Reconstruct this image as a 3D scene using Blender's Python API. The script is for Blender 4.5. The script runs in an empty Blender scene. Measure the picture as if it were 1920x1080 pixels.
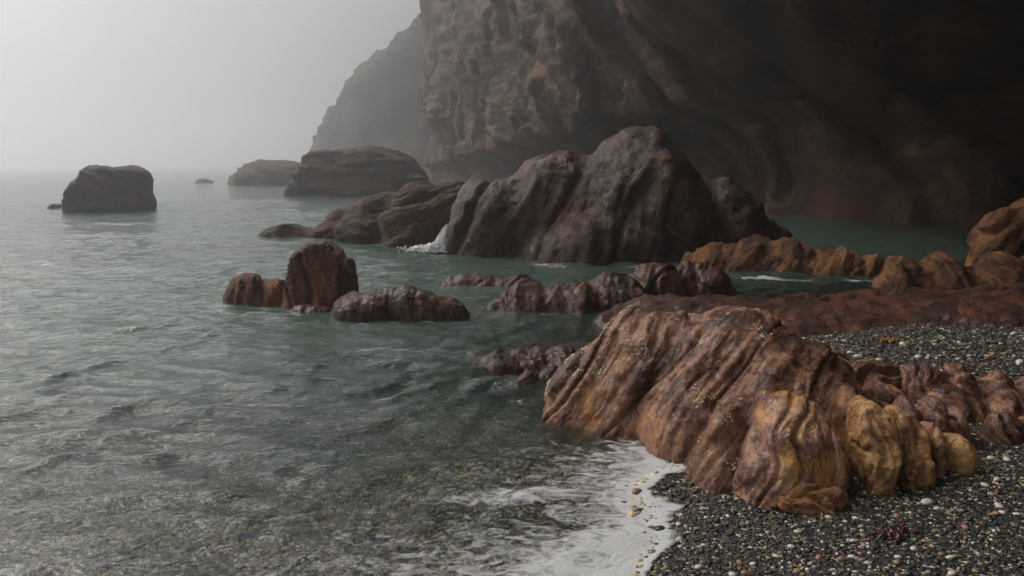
import bpy, math, random
import numpy as np
from math import radians as R

sc = bpy.context.scene
COL = sc.collection

# ------------------------------------------------------------------ camera
cam_d = bpy.data.cameras.new('camera')
cam_d.lens = 28; cam_d.sensor_width = 36; cam_d.clip_start = 0.05; cam_d.clip_end = 6000
cam = bpy.data.objects.new('camera', cam_d); COL.objects.link(cam)
cam.location = (0, 0, 2.4)
cam.rotation_euler = (R(90 - 8.76), 0, 0)
sc.camera = cam

# ------------------------------------------------------------------ sky, sun, exposure
SUN_EL, SUN_AZ = R(47), R(302)        # azimuth clockwise from +Y: out over the sea to the left
world = bpy.data.worlds.new('World'); sc.world = world; world.use_nodes = True
wt = world.node_tree; wt.nodes.clear()
wo = wt.nodes.new('ShaderNodeOutputWorld'); wb = wt.nodes.new('ShaderNodeBackground')
sky = wt.nodes.new('ShaderNodeTexSky'); sky.sky_type = 'NISHITA'; sky.sun_disc = False
sky.sun_elevation = SUN_EL; sky.sun_rotation = SUN_AZ
sky.air_density = 1.0; sky.dust_density = 6.0; sky.ozone_density = 1.0
hs = wt.nodes.new('ShaderNodeHueSaturation'); hs.inputs['Saturation'].default_value = 0.12
wt.links.new(sky.outputs[0], hs.inputs['Color']); wt.links.new(hs.outputs[0], wb.inputs[0])
wb.inputs[1].default_value = 0.10
wt.links.new(wb.outputs[0], wo.inputs[0])

sun_d = bpy.data.lights.new('sun', 'SUN'); sun_d.energy = 1.5; sun_d.angle = R(24); sun_d.color = (1, 0.90, 0.78)
sun = bpy.data.objects.new('sun', sun_d); COL.objects.link(sun)
sun.rotation_euler = (R(90) - SUN_EL, 0, math.pi - SUN_AZ)
sun.location = (0, 0, 60)

sc.view_settings.view_transform = 'Standard'; sc.view_settings.look = 'None'
sc.view_settings.exposure = -0.1; sc.view_settings.gamma = 1
sc.render.engine = 'CYCLES'
cy = sc.cycles
cy.use_denoising = True; cy.use_adaptive_sampling = True; cy.adaptive_threshold = 0.02
cy.max_bounces = 6; cy.diffuse_bounces = 2; cy.glossy_bounces = 2; cy.transparent_max_bounces = 8
cy.volume_bounces = 3; cy.transmission_bounces = 2

# ------------------------------------------------------------------ numpy noise
_rng = np.random.RandomState(7)
PERM = _rng.permutation(4096).astype(np.int64)
GR = _rng.normal(size=(4096, 3)); GR /= np.linalg.norm(GR, axis=1)[:, None]; GR = GR.astype(np.float32)
def perlin(p):
    p = np.asarray(p, dtype=np.float64)
    i = np.floor(p).astype(np.int64); f = (p - i).astype(np.float32)
    u = f * f * f * (f * (f * 6 - 15) + 10)
    out = 0
    for dx in (0, 1):
        hx = PERM[(i[:, 0] + dx) & 4095]; wx = u[:, 0] if dx else 1 - u[:, 0]
        for dy in (0, 1):
            hy = PERM[(hx + i[:, 1] + dy) & 4095]; wy = wx * (u[:, 1] if dy else 1 - u[:, 1])
            for dz in (0, 1):
                g = GR[PERM[(hy + i[:, 2] + dz) & 4095]]
                w = wy * (u[:, 2] if dz else 1 - u[:, 2])
                out = out + w * (g[:, 0] * (f[:, 0] - dx) + g[:, 1] * (f[:, 1] - dy) + g[:, 2] * (f[:, 2] - dz))
    return out * 1.6
def fbm(p, octv=4, gain=0.5):
    a = 1.0; s = 0; q = np.array(p, dtype=np.float64)
    for k in range(octv):
        s = s + a * perlin(q); q = q * 2.03 + 17.3; a *= gain
    return s
def ridged(p, octv=3, gain=0.5):
    a = 1.0; s = 0; q = np.array(p, dtype=np.float64)
    for k in range(octv):
        s = s + a * (0.5 - 2 * np.abs(perlin(q))); q = q * 2.1 + 31.7; a *= gain
    return s
def sstep(a, b, x):
    t = np.clip((x - a) / (b - a), 0, 1); return t * t * (3 - 2 * t)

# ------------------------------------------------------------------ mesh helpers
def mesh_from(name, V, faces, smooth=True):
    V = np.asarray(V, np.float32); Fq = np.asarray(faces, np.int32); n = Fq.shape[1]
    me = bpy.data.meshes.new(name)
    me.vertices.add(len(V)); me.vertices.foreach_set('co', V.ravel())
    me.loops.add(Fq.size); me.loops.foreach_set('vertex_index', Fq.ravel())
    me.polygons.add(len(Fq)); me.polygons.foreach_set('loop_start', np.arange(0, Fq.size, n, dtype=np.int32))
    me.update(calc_edges=True); me.validate()
    if smooth: me.polygons.foreach_set('use_smooth', np.ones(len(me.polygons), bool))
    return me
def attr(me, name, vals):
    a = me.attributes.new(name, 'FLOAT', 'POINT'); a.data.foreach_set('value', np.asarray(vals, np.float32))
def link(name, me, mat=None, parent=None, loc=None):
    o = bpy.data.objects.new(name, me); COL.objects.link(o)
    if mat is not None and me is not None and not me.materials: me.materials.append(mat)
    if parent is not None: o.parent = parent
    if loc is not None: o.location = loc
    return o
def tag(o, label=None, cat=None, group=None, kind=None):
    if label: o['label'] = label
    if cat: o['category'] = cat
    if group: o['group'] = group
    if kind: o['kind'] = kind
    return o
def vnormals(V, Fq):
    a = V[Fq[:, 2]] - V[Fq[:, 0]]; b = V[Fq[:, 3 % Fq.shape[1]]] - V[Fq[:, 1]]
    n = np.cross(a, b); N = np.zeros_like(V)
    for k in range(Fq.shape[1]):
        for c in range(3): N[:, c] += np.bincount(Fq[:, k], n[:, c], len(V))
    return N / (np.linalg.norm(N, axis=1)[:, None] + 1e-12)
def grid_faces(ni, nj):
    idx = np.arange(ni * nj).reshape(ni, nj)
    return np.stack([idx[:-1, :-1], idx[1:, :-1], idx[1:, 1:], idx[:-1, 1:]], -1).reshape(-1, 4)

def surface_nets(Fv, org, h):
    nx, ny, nz = Fv.shape
    ins = Fv < 0
    c = np.zeros((nx - 1, ny - 1, nz - 1), np.int8)
    for dx in (0, 1):
        for dy in (0, 1):
            for dz in (0, 1):
                c += ins[dx:nx - 1 + dx, dy:ny - 1 + dy, dz:nz - 1 + dz]
    act = np.argwhere((c > 0) & (c < 8)); vid = np.full(c.shape, -1, np.int64)
    vid[act[:, 0], act[:, 1], act[:, 2]] = np.arange(len(act))
    P = np.zeros((len(act), 3)); cnt = np.zeros(len(act))
    for ax in range(3):
        o = [k for k in range(3) if k != ax]
        for d1 in (0, 1):
            for d2 in (0, 1):
                a = act.copy(); a[:, o[0]] += d1; a[:, o[1]] += d2
                b = a.copy(); b[:, ax] += 1
                fa = Fv[a[:, 0], a[:, 1], a[:, 2]]; fb = Fv[b[:, 0], b[:, 1], b[:, 2]]
                m = (fa < 0) != (fb < 0)
                t = np.where(m, fa / np.where(m, fa - fb, 1), 0)
                q = a.astype(float); q[:, ax] += t
                P[m] += q[m]; cnt[m] += 1
    V = P / cnt[:, None] * h + np.array(org)
    quads = []
    for ax in range(3):
        o = [(ax + 1) % 3, (ax + 2) % 3]
        sl0 = [slice(None)] * 3; sl1 = [slice(None)] * 3
        sl0[ax] = slice(0, -1); sl1[ax] = slice(1, None)
        s0 = ins[tuple(sl0)]; s1 = ins[tuple(sl1)]
        e = np.argwhere(s0 != s1)
        e = e[(e[:, o[0]] > 0) & (e[:, o[1]] > 0) & (e[:, o[0]] < Fv.shape[o[0]] - 1) & (e[:, o[1]] < Fv.shape[o[1]] - 1)]
        q = []
        for d1, d2 in ((-1, -1), (0, -1), (0, 0), (-1, 0)):
            x = e.copy(); x[:, o[0]] += d1; x[:, o[1]] += d2
            q.append(vid[x[:, 0], x[:, 1], x[:, 2]])
        q = np.stack(q, -1)
        flip = ~s0[e[:, 0], e[:, 1], e[:, 2]]
        q[flip] = q[flip][:, ::-1]
        quads.append(q)
    Q = np.concatenate(quads)
    return V, Q[(Q >= 0).all(1)]

def sdf_eval(X, Y, Z, prims, k, planes=(), minus=()):
    D = None
    for pr in prims:
        cx, cy_, cz, rx, ry, rz = pr[:6]
        rot = R(pr[6]) if len(pr) > 6 else 0.0; p = pr[7] if len(pr) > 7 else 2.0
        x = X - cx; y = Y - cy_; z = Z - cz
        c, s = math.cos(rot), math.sin(rot)
        a = np.abs((x * c + y * s) / rx); b = np.abs((-x * s + y * c) / ry); g = np.abs(z / rz)
        if p == 2.0: d = np.sqrt(a * a + b * b + g * g) - 1
        else: d = (a ** p + b ** p + g ** p) ** (1 / p) - 1
        d *= min(rx, ry, rz)
        if D is None: D = d
        else:
            k_ = k if len(pr) < 9 else pr[8]
            h = np.clip(0.5 + 0.5 * (d - D) / k_, 0, 1)
            D = d * (1 - h) + D * h - k_ * h * (1 - h)
    for (nx, ny, nz, px, py, pz) in planes:
        l = math.sqrt(nx * nx + ny * ny + nz * nz)
        D = np.maximum(D, ((X - px) * nx + (Y - py) * ny + (Z - pz) * nz) / l)
    return D

def rock_mesh(name, prims, h, seed, N=(0.8, -0.5, 0.3), k=0.15, planes=(), zmin=-1.0,
              big=(0.10, 0.8), streak=(0.05, 3.0, 0.16), crack=(0.04, 1.6, 0.05), fine=(0.012, 14.0), warp=0.25, base=None, step=None, soft=()):
    """Folded rock: smooth union of lumps, then bulges, strata ridges, fissures and grain along the surface normal."""
    pr = np.array([q[:6] for q in prims]); m = 3 * h + 0.05 * (pr[:, 3:5].max())
    rr = np.maximum(pr[:, 3], pr[:, 4])
    lo = np.array([(pr[:, 0] - rr).min() - m, (pr[:, 1] - rr).min() - m, zmin - 2 * h])
    hi = np.array([(pr[:, 0] + rr).max() + m, (pr[:, 1] + rr).max() + m, (pr[:, 2] + pr[:, 5]).max() + m])
    ax = [np.arange(lo[i], hi[i] + h, h, dtype=np.float32) for i in range(3)]
    X, Y, Z = np.meshgrid(*ax, indexing='ij', sparse=True)
    D = sdf_eval(X, Y, Z, prims, k, planes)
    D = np.maximum(D, zmin - Z)
    V, Q = surface_nets(D, (ax[0][0], ax[1][0], ax[2][0]), h)
    Nv = np.array(N, float); Nv /= np.linalg.norm(Nv)
    T1 = np.cross(Nv, (0.1, 0.2, 1)); T1 /= np.linalg.norm(T1); T2 = np.cross(Nv, T1)
    sd = np.array([seed * 7.31, seed * 3.77, seed * 5.13])
    n = vnormals(V, Q)
    A, f = big
    V = V + n * (A * fbm(V * f + sd, 3))[:, None]
    n = vnormals(V, Q)
    s = V @ Nv + warp * fbm(V * 0.9 / max(streak[1] / 3.0, 0.2) ** 0 * (streak[1] / 3.0) + sd, 2)
    q = np.stack([s, V @ T1 * streak[2], V @ T2 * streak[2]], 1)
    A, f, _ = streak
    calm = np.ones(len(V))                                             # smooth water-worn swells keep little of the ribbing
    for (cx, cy_, cz, r) in soft: calm = np.minimum(calm, 0.22 + 0.78 * sstep(0.6 * r, 1.3 * r, np.sqrt((V[:, 0] - cx) ** 2 + (V[:, 1] - cy_) ** 2 + (V[:, 2] - cz) ** 2)))
    V = V + n * (A * calm * ridged(q * f + sd, 3, 0.55))[:, None]
    A, f = step if step else (streak[0] * 0.9, streak[1] * 0.9)      # broken bedding: a slow rise and a sharp drop
    t = s * f + 0.35 * fbm(V * f * 0.45 + sd, 3); t = t - np.floor(t)
    V = V + n * (A * calm * (np.minimum(t, (1 - t) * 7) - 0.45) * (0.55 + 0.9 * perlin(V * f * 0.3 + sd + 5)))[:, None]
    A, f, w = crack
    c = perlin(q * f + sd * 1.7)
    V = V - n * (A * calm * np.exp(-(c / w) ** 2))[:, None]
    n = vnormals(V, Q)
    A, f = fine
    V = V + n * (A * (0.9 * ridged(V * f * 0.35 + sd, 4, 0.6) + 0.7 * fbm(V * f + sd, 3, 0.65) + 0.8 * ridged(q * f * 0.6 + sd, 3, 0.6)))[:, None]
    b = np.array(base if base is not None else (V[:, 0].mean(), V[:, 1].mean(), 0.0))
    me = mesh_from(name, V - b, Q)
    attr(me, 'strata', s)
    return me, b

# ------------------------------------------------------------------ material helpers
class NT:
    def __init__(self, name):
        self.m = bpy.data.materials.new(name); self.m.use_nodes = True
        self.t = self.m.node_tree; self.t.nodes.clear()
        self.out = self.n('ShaderNodeOutputMaterial')
    def n(self, typ, **kw):
        nd = self.t.nodes.new(typ)
        for a, v in kw.items(): setattr(nd, a, v)
        return nd
    def l(self, a, b): self.t.links.new(a, b)
    def setin(self, sock, v):
        if hasattr(v, 'is_output'): self.l(v, sock)
        else: sock.default_value = v
    def noise(self, vec, scale, detail=5, rough=0.55, dist=0.0):
        nd = self.n('ShaderNodeTexNoise'); self.l(vec, nd.inputs['Vector'])
        nd.inputs['Scale'].default_value = scale; nd.inputs['Detail'].default_value = detail
        nd.inputs['Roughness'].default_value = rough; nd.inputs['Distortion'].default_value = dist
        return nd.outputs['Fac']
    def ramp(self, fac, stops, interp='LINEAR'):
        nd = self.n('ShaderNodeValToRGB'); self.l(fac, nd.inputs[0]); cr = nd.color_ramp; cr.interpolation = interp
        while len(cr.elements) < len(stops): cr.elements.new(0.5)
        for e, (p, c) in zip(cr.elements, stops):
            e.position = p; e.color = (*c, 1) if len(c) == 3 else c
        return nd.outputs[0]
    def math(self, op, a, b=0.0, c=None, clamp=False):
        nd = self.n('ShaderNodeMath', operation=op); nd.use_clamp = clamp
        self.setin(nd.inputs[0], a); self.setin(nd.inputs[1], b)
        if c is not None: self.setin(nd.inputs[2], c)
        return nd.outputs[0]
    def mix(self, f, a, b, blend='MIX'):
        nd = self.n('ShaderNodeMix', data_type='RGBA', blend_type=blend)
        self.setin(nd.inputs[0], f)
        for s, v in ((nd.inputs[6], a), (nd.inputs[7], b)):
            self.setin(s, (*v, 1) if isinstance(v, tuple) and len(v) == 3 else v)
        return nd.outputs[2]
    def mrange(self, v, a, b, c=0.0, d=1.0):
        nd = self.n('ShaderNodeMapRange'); self.setin(nd.inputs[0], v)
        for i, x in enumerate((a, b, c, d)): nd.inputs[i + 1].default_value = x
        return nd.outputs[0]
    def combine(self, x, y, z):
        nd = self.n('ShaderNodeCombineXYZ')
        for i, v in enumerate((x, y, z)): self.setin(nd.inputs[i], v)
        return nd.outputs[0]

def rock_material(name, dark, mid, light, accent, scale=1.0, accent_amt=0.62, rough=0.5, vein=0.0, bump=0.6, lichen=None, coat=0.0):
    T = NT(name); tc = T.n('ShaderNodeTexCoord'); P = tc.outputs['Object']
    at = T.n('ShaderNodeAttribute', attribute_name='strata'); st = at.outputs['Fac']
    sp = T.n('ShaderNodeSeparateXYZ'); T.l(P, sp.inputs[0])
    # streaks that follow the bedding
    bed = T.combine(T.math('MULTIPLY', st, 9.0 * scale), T.math('MULTIPLY', sp.outputs[2], 1.2 * scale), T.math('MULTIPLY', sp.outputs[1], 1.0 * scale))
    n1 = T.noise(P, 1.3 * scale, 6, 0.6, 0.4)
    n2 = T.noise(bed, 1.0, 6, 0.65, 0.3)
    n3 = T.noise(P, 11 * scale, 8, 0.72)
    v = T.math('ADD', T.math('MULTIPLY', n1, 0.45), T.math('ADD', T.math('MULTIPLY', n2, 0.35), T.math('MULTIPLY', n3, 0.34)))
    c = T.ramp(v, [(0.46, dark), (0.54, mid), (0.61, light), (0.71, tuple(min(1, x * 1.35) for x in light))])
    n4 = T.noise(P, 2.1 * scale, 5, 0.62, 0.8)
    am = T.mrange(T.math('ADD', T.math('MULTIPLY', n4, 0.75), T.math('MULTIPLY', n2, 0.28)), accent_amt - 0.05, accent_amt + 0.07)
    c = T.mix(am, c, accent)
    if lichen:
        n5 = T.noise(P, 2.7 * scale, 7, 0.68, 1.2)
        c = T.mix(T.mrange(n5, 0.62, 0.68, 0, 0.85), c, lichen)
    if vein:
        vw = T.n('ShaderNodeTexVoronoi', feature='DISTANCE_TO_EDGE')
        off = T.n('ShaderNodeVectorMath', operation='ADD'); T.l(P, off.inputs[0])
        nz = T.n('ShaderNodeTexNoise'); T.l(P, nz.inputs['Vector']); nz.inputs['Scale'].default_value = 5 * scale
        sc_ = T.n('ShaderNodeVectorMath', operation='SCALE'); T.l(nz.outputs['Color'], sc_.inputs[0]); sc_.inputs['Scale'].default_value = 0.35 / scale
        T.l(sc_.outputs[0], off.inputs[1]); T.l(off.outputs[0], vw.inputs['Vector']); vw.inputs['Scale'].default_value = 2.2 * scale
        vm = T.math('MULTIPLY', T.mrange(vw.outputs['Distance'], 0.0, 0.02, 1, 0), T.mrange(T.noise(P, 1.7 * scale, 3), 0.52, 0.66))
        c = T.mix(T.math('MULTIPLY', vm, vein), c, (0.55, 0.36, 0.16))
    n6 = T.noise(P, 48 * scale, 5, 0.7)
    c = T.mix(T.mrange(n6, 0.56, 0.70, 0.0, 0.55), c, tuple(x * 0.6 for x in dark))
    c = T.mix(T.mrange(n6, 0.42, 0.30, 0.0, 0.35), c, tuple(min(1, x * 1.3) for x in light))
    b = T.n('ShaderNodeBsdfPrincipled'); T.l(c, b.inputs['Base Color'])
    T.l(T.mrange(n3, 0.3, 0.7, rough - 0.18, rough + 0.12), b.inputs['Roughness'])
    b.inputs['Specular IOR Level'].default_value = 0.22
    if coat: b.inputs['Coat Weight'].default_value = coat; b.inputs['Coat Roughness'].default_value = 0.2
    hgt = T.math('ADD', T.math('MULTIPLY', T.noise(P, 22 * scale, 9, 0.75), 0.6), T.math('ADD', T.math('MULTIPLY', n2, 0.8), T.math('MULTIPLY', n3, 0.6)))
    bed2 = T.combine(T.math('MULTIPLY', st, 5.0 * scale), T.math('MULTIPLY', sp.outputs[2], 2.0 * scale), T.math('MULTIPLY', sp.outputs[1], 1.6 * scale))
    wob = T.n('ShaderNodeVectorMath', operation='MULTIPLY_ADD'); nzc = T.n('ShaderNodeTexNoise'); T.l(P, nzc.inputs['Vector']); nzc.inputs['Scale'].default_value = 4 * scale; nzc.inputs['Detail'].default_value = 4
    T.l(nzc.outputs['Color'], wob.inputs[0]); wob.inputs[1].default_value = (0.9, 0.9, 0.9); T.l(bed2, wob.inputs[2])
    vc = T.n('ShaderNodeTexVoronoi', feature='DISTANCE_TO_EDGE'); T.l(wob.outputs[0], vc.inputs['Vector']); vc.inputs['Scale'].default_value = 1.0
    crk = T.mrange(vc.outputs['Distance'], 0.0, 0.05, 0.0, 1.0)
    hgt = T.math('SUBTRACT', hgt, T.math('MULTIPLY', T.mrange(n6, 0.54, 0.72), 0.35))
    hgt = T.math('ADD', hgt, T.math('MULTIPLY', crk, T.mrange(T.noise(P, 1.9 * scale, 4), 0.46, 0.62, 0.0, 0.75)))
    bp = T.n('ShaderNodeBump'); bp.inputs['Strength'].default_value = min(1, bump); bp.inputs['Distance'].default_value = 0.07 / scale
    T.l(hgt, bp.inputs['Height']); T.l(bp.outputs[0], b.inputs['Normal']); bp2 = T.n('ShaderNodeBump'); bp2.inputs['Strength'].default_value = 0.22; bp2.inputs['Distance'].default_value = 0.07 / scale; T.l(hgt, bp2.inputs['Height']); T.l(bp2.outputs[0], b.inputs['Coat Normal'])
    T.l(b.outputs[0], T.out.inputs[0])
    return T.m

M_fore = rock_material('folded_rock', (0.032, 0.014, 0.009), (0.15, 0.062, 0.036), (0.38, 0.195, 0.12), (0.62, 0.29, 0.075), 1.0, 0.617, 0.34, 0.7, 0.7, (0.60, 0.36, 0.09), 0.4)
M_lobe = rock_material('lobe_rock', (0.05, 0.024, 0.017), (0.21, 0.100, 0.066), (0.48, 0.27, 0.17), (0.68, 0.32, 0.075), 1.3, 0.59, 0.32, 0.95, 0.6, (0.64, 0.40, 0.11), 0.4)
M_block = rock_material('ochre_rock', (0.055, 0.028, 0.018), (0.27, 0.12, 0.052), (0.58, 0.33, 0.135), (0.42, 0.19, 0.085), 1.6, 0.60, 0.34, 0.3, 0.7, None, 0.4)
M_slab = rock_material('orange_rock', (0.07, 0.032, 0.02), (0.24, 0.10, 0.05), (0.45, 0.22, 0.10), (0.5, 0.3, 0.12), 1.7, 0.6, 0.32, 0.3, 0.8)
M_red = rock_material('red_brown_rock', (0.013, 0.005, 0.004), (0.055, 0.019, 0.012), (0.13, 0.048, 0.026), (0.22, 0.085, 0.034), 0.9, 0.62, 0.36, 0, 0.8, None, 0.4)
M_stand = rock_material('rust_rock', (0.030, 0.017, 0.014), (0.12, 0.045, 0.025), (0.22, 0.088, 0.045), (0.36, 0.14, 0.048), 0.9, 0.59, 0.5, 0, 0.8)
M_boul = rock_material('mottled_rock', (0.010, 0.005, 0.004), (0.040, 0.019, 0.013), (0.095, 0.050, 0.036), (0.30, 0.19, 0.145), 0.45, 0.645, 0.40, 0, 0.6, None, 0.14)
M_orange = rock_material('tawny_rock', (0.026, 0.011, 0.007), (0.095, 0.042, 0.021), (0.23, 0.105, 0.046), (0.32, 0.16, 0.07), 0.7, 0.62, 0.48, 0, 0.8)
M_stack = rock_material('sea_worn_rock', (0.015, 0.007, 0.005), (0.050, 0.024, 0.016), (0.10, 0.050, 0.032), (0.16, 0.080, 0.048), 0.4, 0.68, 0.6, 0, 0.8)
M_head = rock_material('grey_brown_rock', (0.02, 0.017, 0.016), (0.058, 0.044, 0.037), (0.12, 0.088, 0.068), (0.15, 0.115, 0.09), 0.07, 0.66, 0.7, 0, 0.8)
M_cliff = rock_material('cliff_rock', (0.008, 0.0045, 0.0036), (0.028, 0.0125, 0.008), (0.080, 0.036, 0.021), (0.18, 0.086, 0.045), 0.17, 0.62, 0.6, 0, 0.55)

# ------------------------------------------------------------------ the ground
SHORE = np.array([(-300, -14), (-40, 1.0), (-8, 3.0), (-3, 3.5), (-0.5, 3.75), (0.4, 4.0), (0.76, 4.39), (1.16, 4.95), (1.08, 5.3), (0.94, 5.64), (1.25, 5.95),
                  (1.7, 6.8), (2.0, 8), (2.6, 9), (2.8, 10.5), (4, 12), (6.5, 13.5), (10, 14.5), (14, 15.5), (60, 17)], float)
def shore_sd(x, y):
    """signed distance to the waterline, positive on land"""
    d = np.full(x.shape, 1e9); poly = np.vstack([SHORE, [(60, -400), (-300, -400)]])
    for a, b in zip(SHORE[:-1], SHORE[1:]):
        ab = b - a; t = np.clip(((x - a[0]) * ab[0] + (y - a[1]) * ab[1]) / (ab @ ab), 0, 1)
        d = np.minimum(d, np.hypot(x - a[0] - t * ab[0], y - a[1] - t * ab[1]))
    ins = np.zeros(x.shape, bool); m = len(poly)
    for i in range(m):
        x1, y1 = poly[i]; x2, y2 = poly[(i + 1) % m]
        c = (y1 > y) != (y2 > y)
        if y1 != y2: ins ^= c & (x < (x2 - x1) * (y - y1) / (y2 - y1) + x1)
    w = np.stack([x * 1.6, y * 1.6, 0 * x + 4.4], 1).reshape(-1, 3)
    return np.where(ins, d, -d) + (0.16 * fbm(w, 3)).reshape(x.shape) * np.exp(-d / 2.5)
def bed_z(x, y):
    d = shore_sd(x, y)
    z = np.where(d > 0, 0.42 * (1 - np.exp(-np.abs(d) * 0.35)) + 0.02 * np.maximum(0, d - 4), -2.0 * (1 - np.exp(-np.abs(d) * 0.09)))
    P = np.stack([x * 0.7, y * 0.7, 0 * x], 1)
    return z + 0.02 * fbm(P, 3) * np.clip(np.abs(d) * 2, 0, 1)
gx = np.concatenate([-np.geomspace(2650, 8.2, 40), np.arange(-8, 11, 0.07), np.geomspace(11.2, 2650, 40)])
gy = np.concatenate([-np.geomspace(300, 1.3, 20), np.arange(-1, 2.5, 0.3), np.arange(2.5, 14, 0.07), np.geomspace(14.2, 2650, 50)])
GX, GY = np.meshgrid(gx, gy, indexing='ij')
gz = bed_z(GX.ravel(), GY.ravel())
me = mesh_from('beach', np.stack([GX.ravel(), GY.ravel(), gz], 1), grid_faces(len(gx), len(gy)))
def pebble_ramp(T, v):
    return T.ramp(v, [(0.0, (0.010, 0.013, 0.016)), (0.30, (0.020, 0.024, 0.028)), (0.56, (0.034, 0.035, 0.034)), (0.68, (0.065, 0.048, 0.034)), (0.76, (0.12, 0.085, 0.05)),
                      (0.84, (0.26, 0.19, 0.10)), (0.90, (0.48, 0.41, 0.30)), (0.96, (0.65, 0.61, 0.53))], 'CONSTANT')
T = NT('shingle_ground'); geo = T.n('ShaderNodeNewGeometry'); P = geo.outputs['Position']
vo = T.n('ShaderNodeTexVoronoi'); T.l(P, vo.inputs['Vector']); vo.inputs['Scale'].default_value = 38
sepc = T.n('ShaderNodeSeparateColor'); T.l(vo.outputs['Color'], sepc.inputs[0])
cc = T.mix(T.math('MULTIPLY', T.noise(P, 3, 4), 0.35), pebble_ramp(T, T.math('MULTIPLY', sepc.outputs[0], 0.97)), (0.03, 0.028, 0.026))
b = T.n('ShaderNodeBsdfPrincipled'); T.l(cc, b.inputs['Base Color']); b.inputs['Roughness'].default_value = 0.5
bp = T.n('ShaderNodeBump'); bp.inputs['Strength'].default_value = 0.8; bp.inputs['Distance'].default_value = 0.012; bp.invert = True
T.l(vo.outputs['Distance'], bp.inputs['Height']); T.l(bp.outputs[0], b.inputs['Normal']); T.l(b.outputs[0], T.out.inputs[0])
beach = link('beach', me, T.m); tag(beach, 'dark shingle beach sloping under the shallow sea', None, None, 'structure')

# ------------------------------------------------------------------ the sea
wr = np.random.RandomState(11)
WAVES = []
for i in range(70):
    L = 0.28 * (5.2 / 0.28) ** (i / 69.0); th = wr.normal(0, 0.55) + R(-75)     # travelling towards the beach
    WAVES.append((L, th, wr.uniform(0, 6.283), 0.0084 * L ** 0.8 / (1 + (L / 0.95) ** 1.5) * wr.uniform(0.6, 1.3)))
def waves(x, y, spacing, damp):
    zx = np.zeros_like(x); zy = np.zeros_like(x); zz = np.zeros_like(x)
    P = np.stack([x * 0.25, y * 0.25, 0 * x], 1)
    gust = np.clip(1 + 0.9 * perlin(P), 0.3, 2); wx = 0.35 * perlin(P * 2.2 + 9); wy = 0.35 * perlin(P * 2.2 + 51)
    for L, th, ph, a in WAVES:
        k = 6.2832 / L; cx, sy = math.cos(th), math.sin(th)
        fade = sstep(0.28, 0.5, L / np.maximum(spacing, 1e-6) / 6.0)
        q = k * ((x + wx) * cx + (y + wy) * sy) + ph
        A = a * fade * gust * damp
        zz += A * np.sin(q); zx += 0.9 * A * cx * np.cos(q); zy += 0.9 * A * sy * np.cos(q)
    return zx, zy, zz
def sea_points(x, y, spacing):
    d = shore_sd(x, y)
    damp = 0.25 + 0.75 * sstep(0.0, 2.5, -d)
    zx, zy, zz = waves(x, y, spacing, damp)
    # two low swells rolling in
    sw = 0.10 * np.exp(-((y + 0.12 * x - 17.2 - 0.5 * np.sin(x * 0.35)) / 0.9) ** 2) * sstep(-2, -6, x)
    sw += 0.05 * np.exp(-((y - 0.32 * x - 8.1) / 0.22) ** 2) * np.exp(-((x + 4.05) / 0.55) ** 2)
    return np.stack([x + zx, y + zy, zz + sw], 1), d
ang = np.concatenate([np.linspace(-110, -44, 60)[:-1], np.linspace(-44, 44, 640), np.linspace(44, 80, 40)[1:]])
ang = np.radians(ang)
rad = [3.0]
while rad[-1] < 60: rad.append(rad[-1] * 1.0062)
while rad[-1] < 2600: rad.append(rad[-1] * 1.03)
rad = np.array(rad)
RR, AA = np.meshgrid(rad, ang, indexing='ij')
x = (RR * np.sin(AA)).ravel(); y = (RR * np.cos(AA)).ravel()
spc = (RR * 0.0062).ravel(); spc = np.where(RR.ravel() > 60, RR.ravel() * 0.03, spc)
V, dsh = sea_points(x, y, spc)
F4 = grid_faces(len(rad), len(ang))[:, ::-1]
me = mesh_from('sea', V, F4)
attr(me, 'depth', np.clip(V[:, 2] - bed_z(V[:, 0].astype(float), V[:, 1].astype(float)), 0, 5))
T = NT('sea_water'); geo = T.n('ShaderNodeNewGeometry'); P = geo.outputs['Position']
dp = T.n('ShaderNodeAttribute', attribute_name='depth').outputs['Fac']
mp = T.n('ShaderNodeMapping'); T.l(P, mp.inputs[0]); mp.inputs['Scale'].default_value = (0.55, 1.0, 1.0)
rip = T.math('ADD', T.math('MULTIPLY', T.noise(mp.outputs[0], 15.0, 4, 0.6, 0.4), 0.55), T.math('ADD', T.math('MULTIPLY', T.noise(mp.outputs[0], 7.0, 5, 0.6, 0.6), 1.0), T.math('MULTIPLY', T.noise(mp.outputs[0], 2.0, 4, 0.55, 0.5), 1.6)))
bp = T.n('ShaderNodeBump'); bp.inputs['Strength'].default_value = 0.75; bp.inputs['Distance'].default_value = 0.05
T.l(rip, bp.inputs['Height'])
fr = T.n('ShaderNodeFresnel'); fr.inputs['IOR'].default_value = 1.333; T.l(bp.outputs[0], fr.inputs['Normal'])
gl = T.n('ShaderNodeBsdfGlossy'); gl.inputs['Roughness'].default_value = 0.08; T.l(bp.outputs[0], gl.inputs['Normal']); gl.inputs['Color'].default_value = (1, 1, 1, 1)
tr = T.n('ShaderNodeBsdfTransparent'); T.l(T.ramp(T.mrange(dp, 0, 1.0), [(0, (0.95, 0.97, 0.96)), (1, (0.72, 0.80, 0.70))]), tr.inputs[0])
df = T.n('ShaderNodeBsdfDiffuse'); T.l(bp.outputs[0], df.inputs['Normal'])
T.l(T.mix(T.mrange(T.noise(P, 0.22, 3), 0.4, 0.7), (0.066, 0.092, 0.077), (0.050, 0.112, 0.086)), df.inputs[0])
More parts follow.
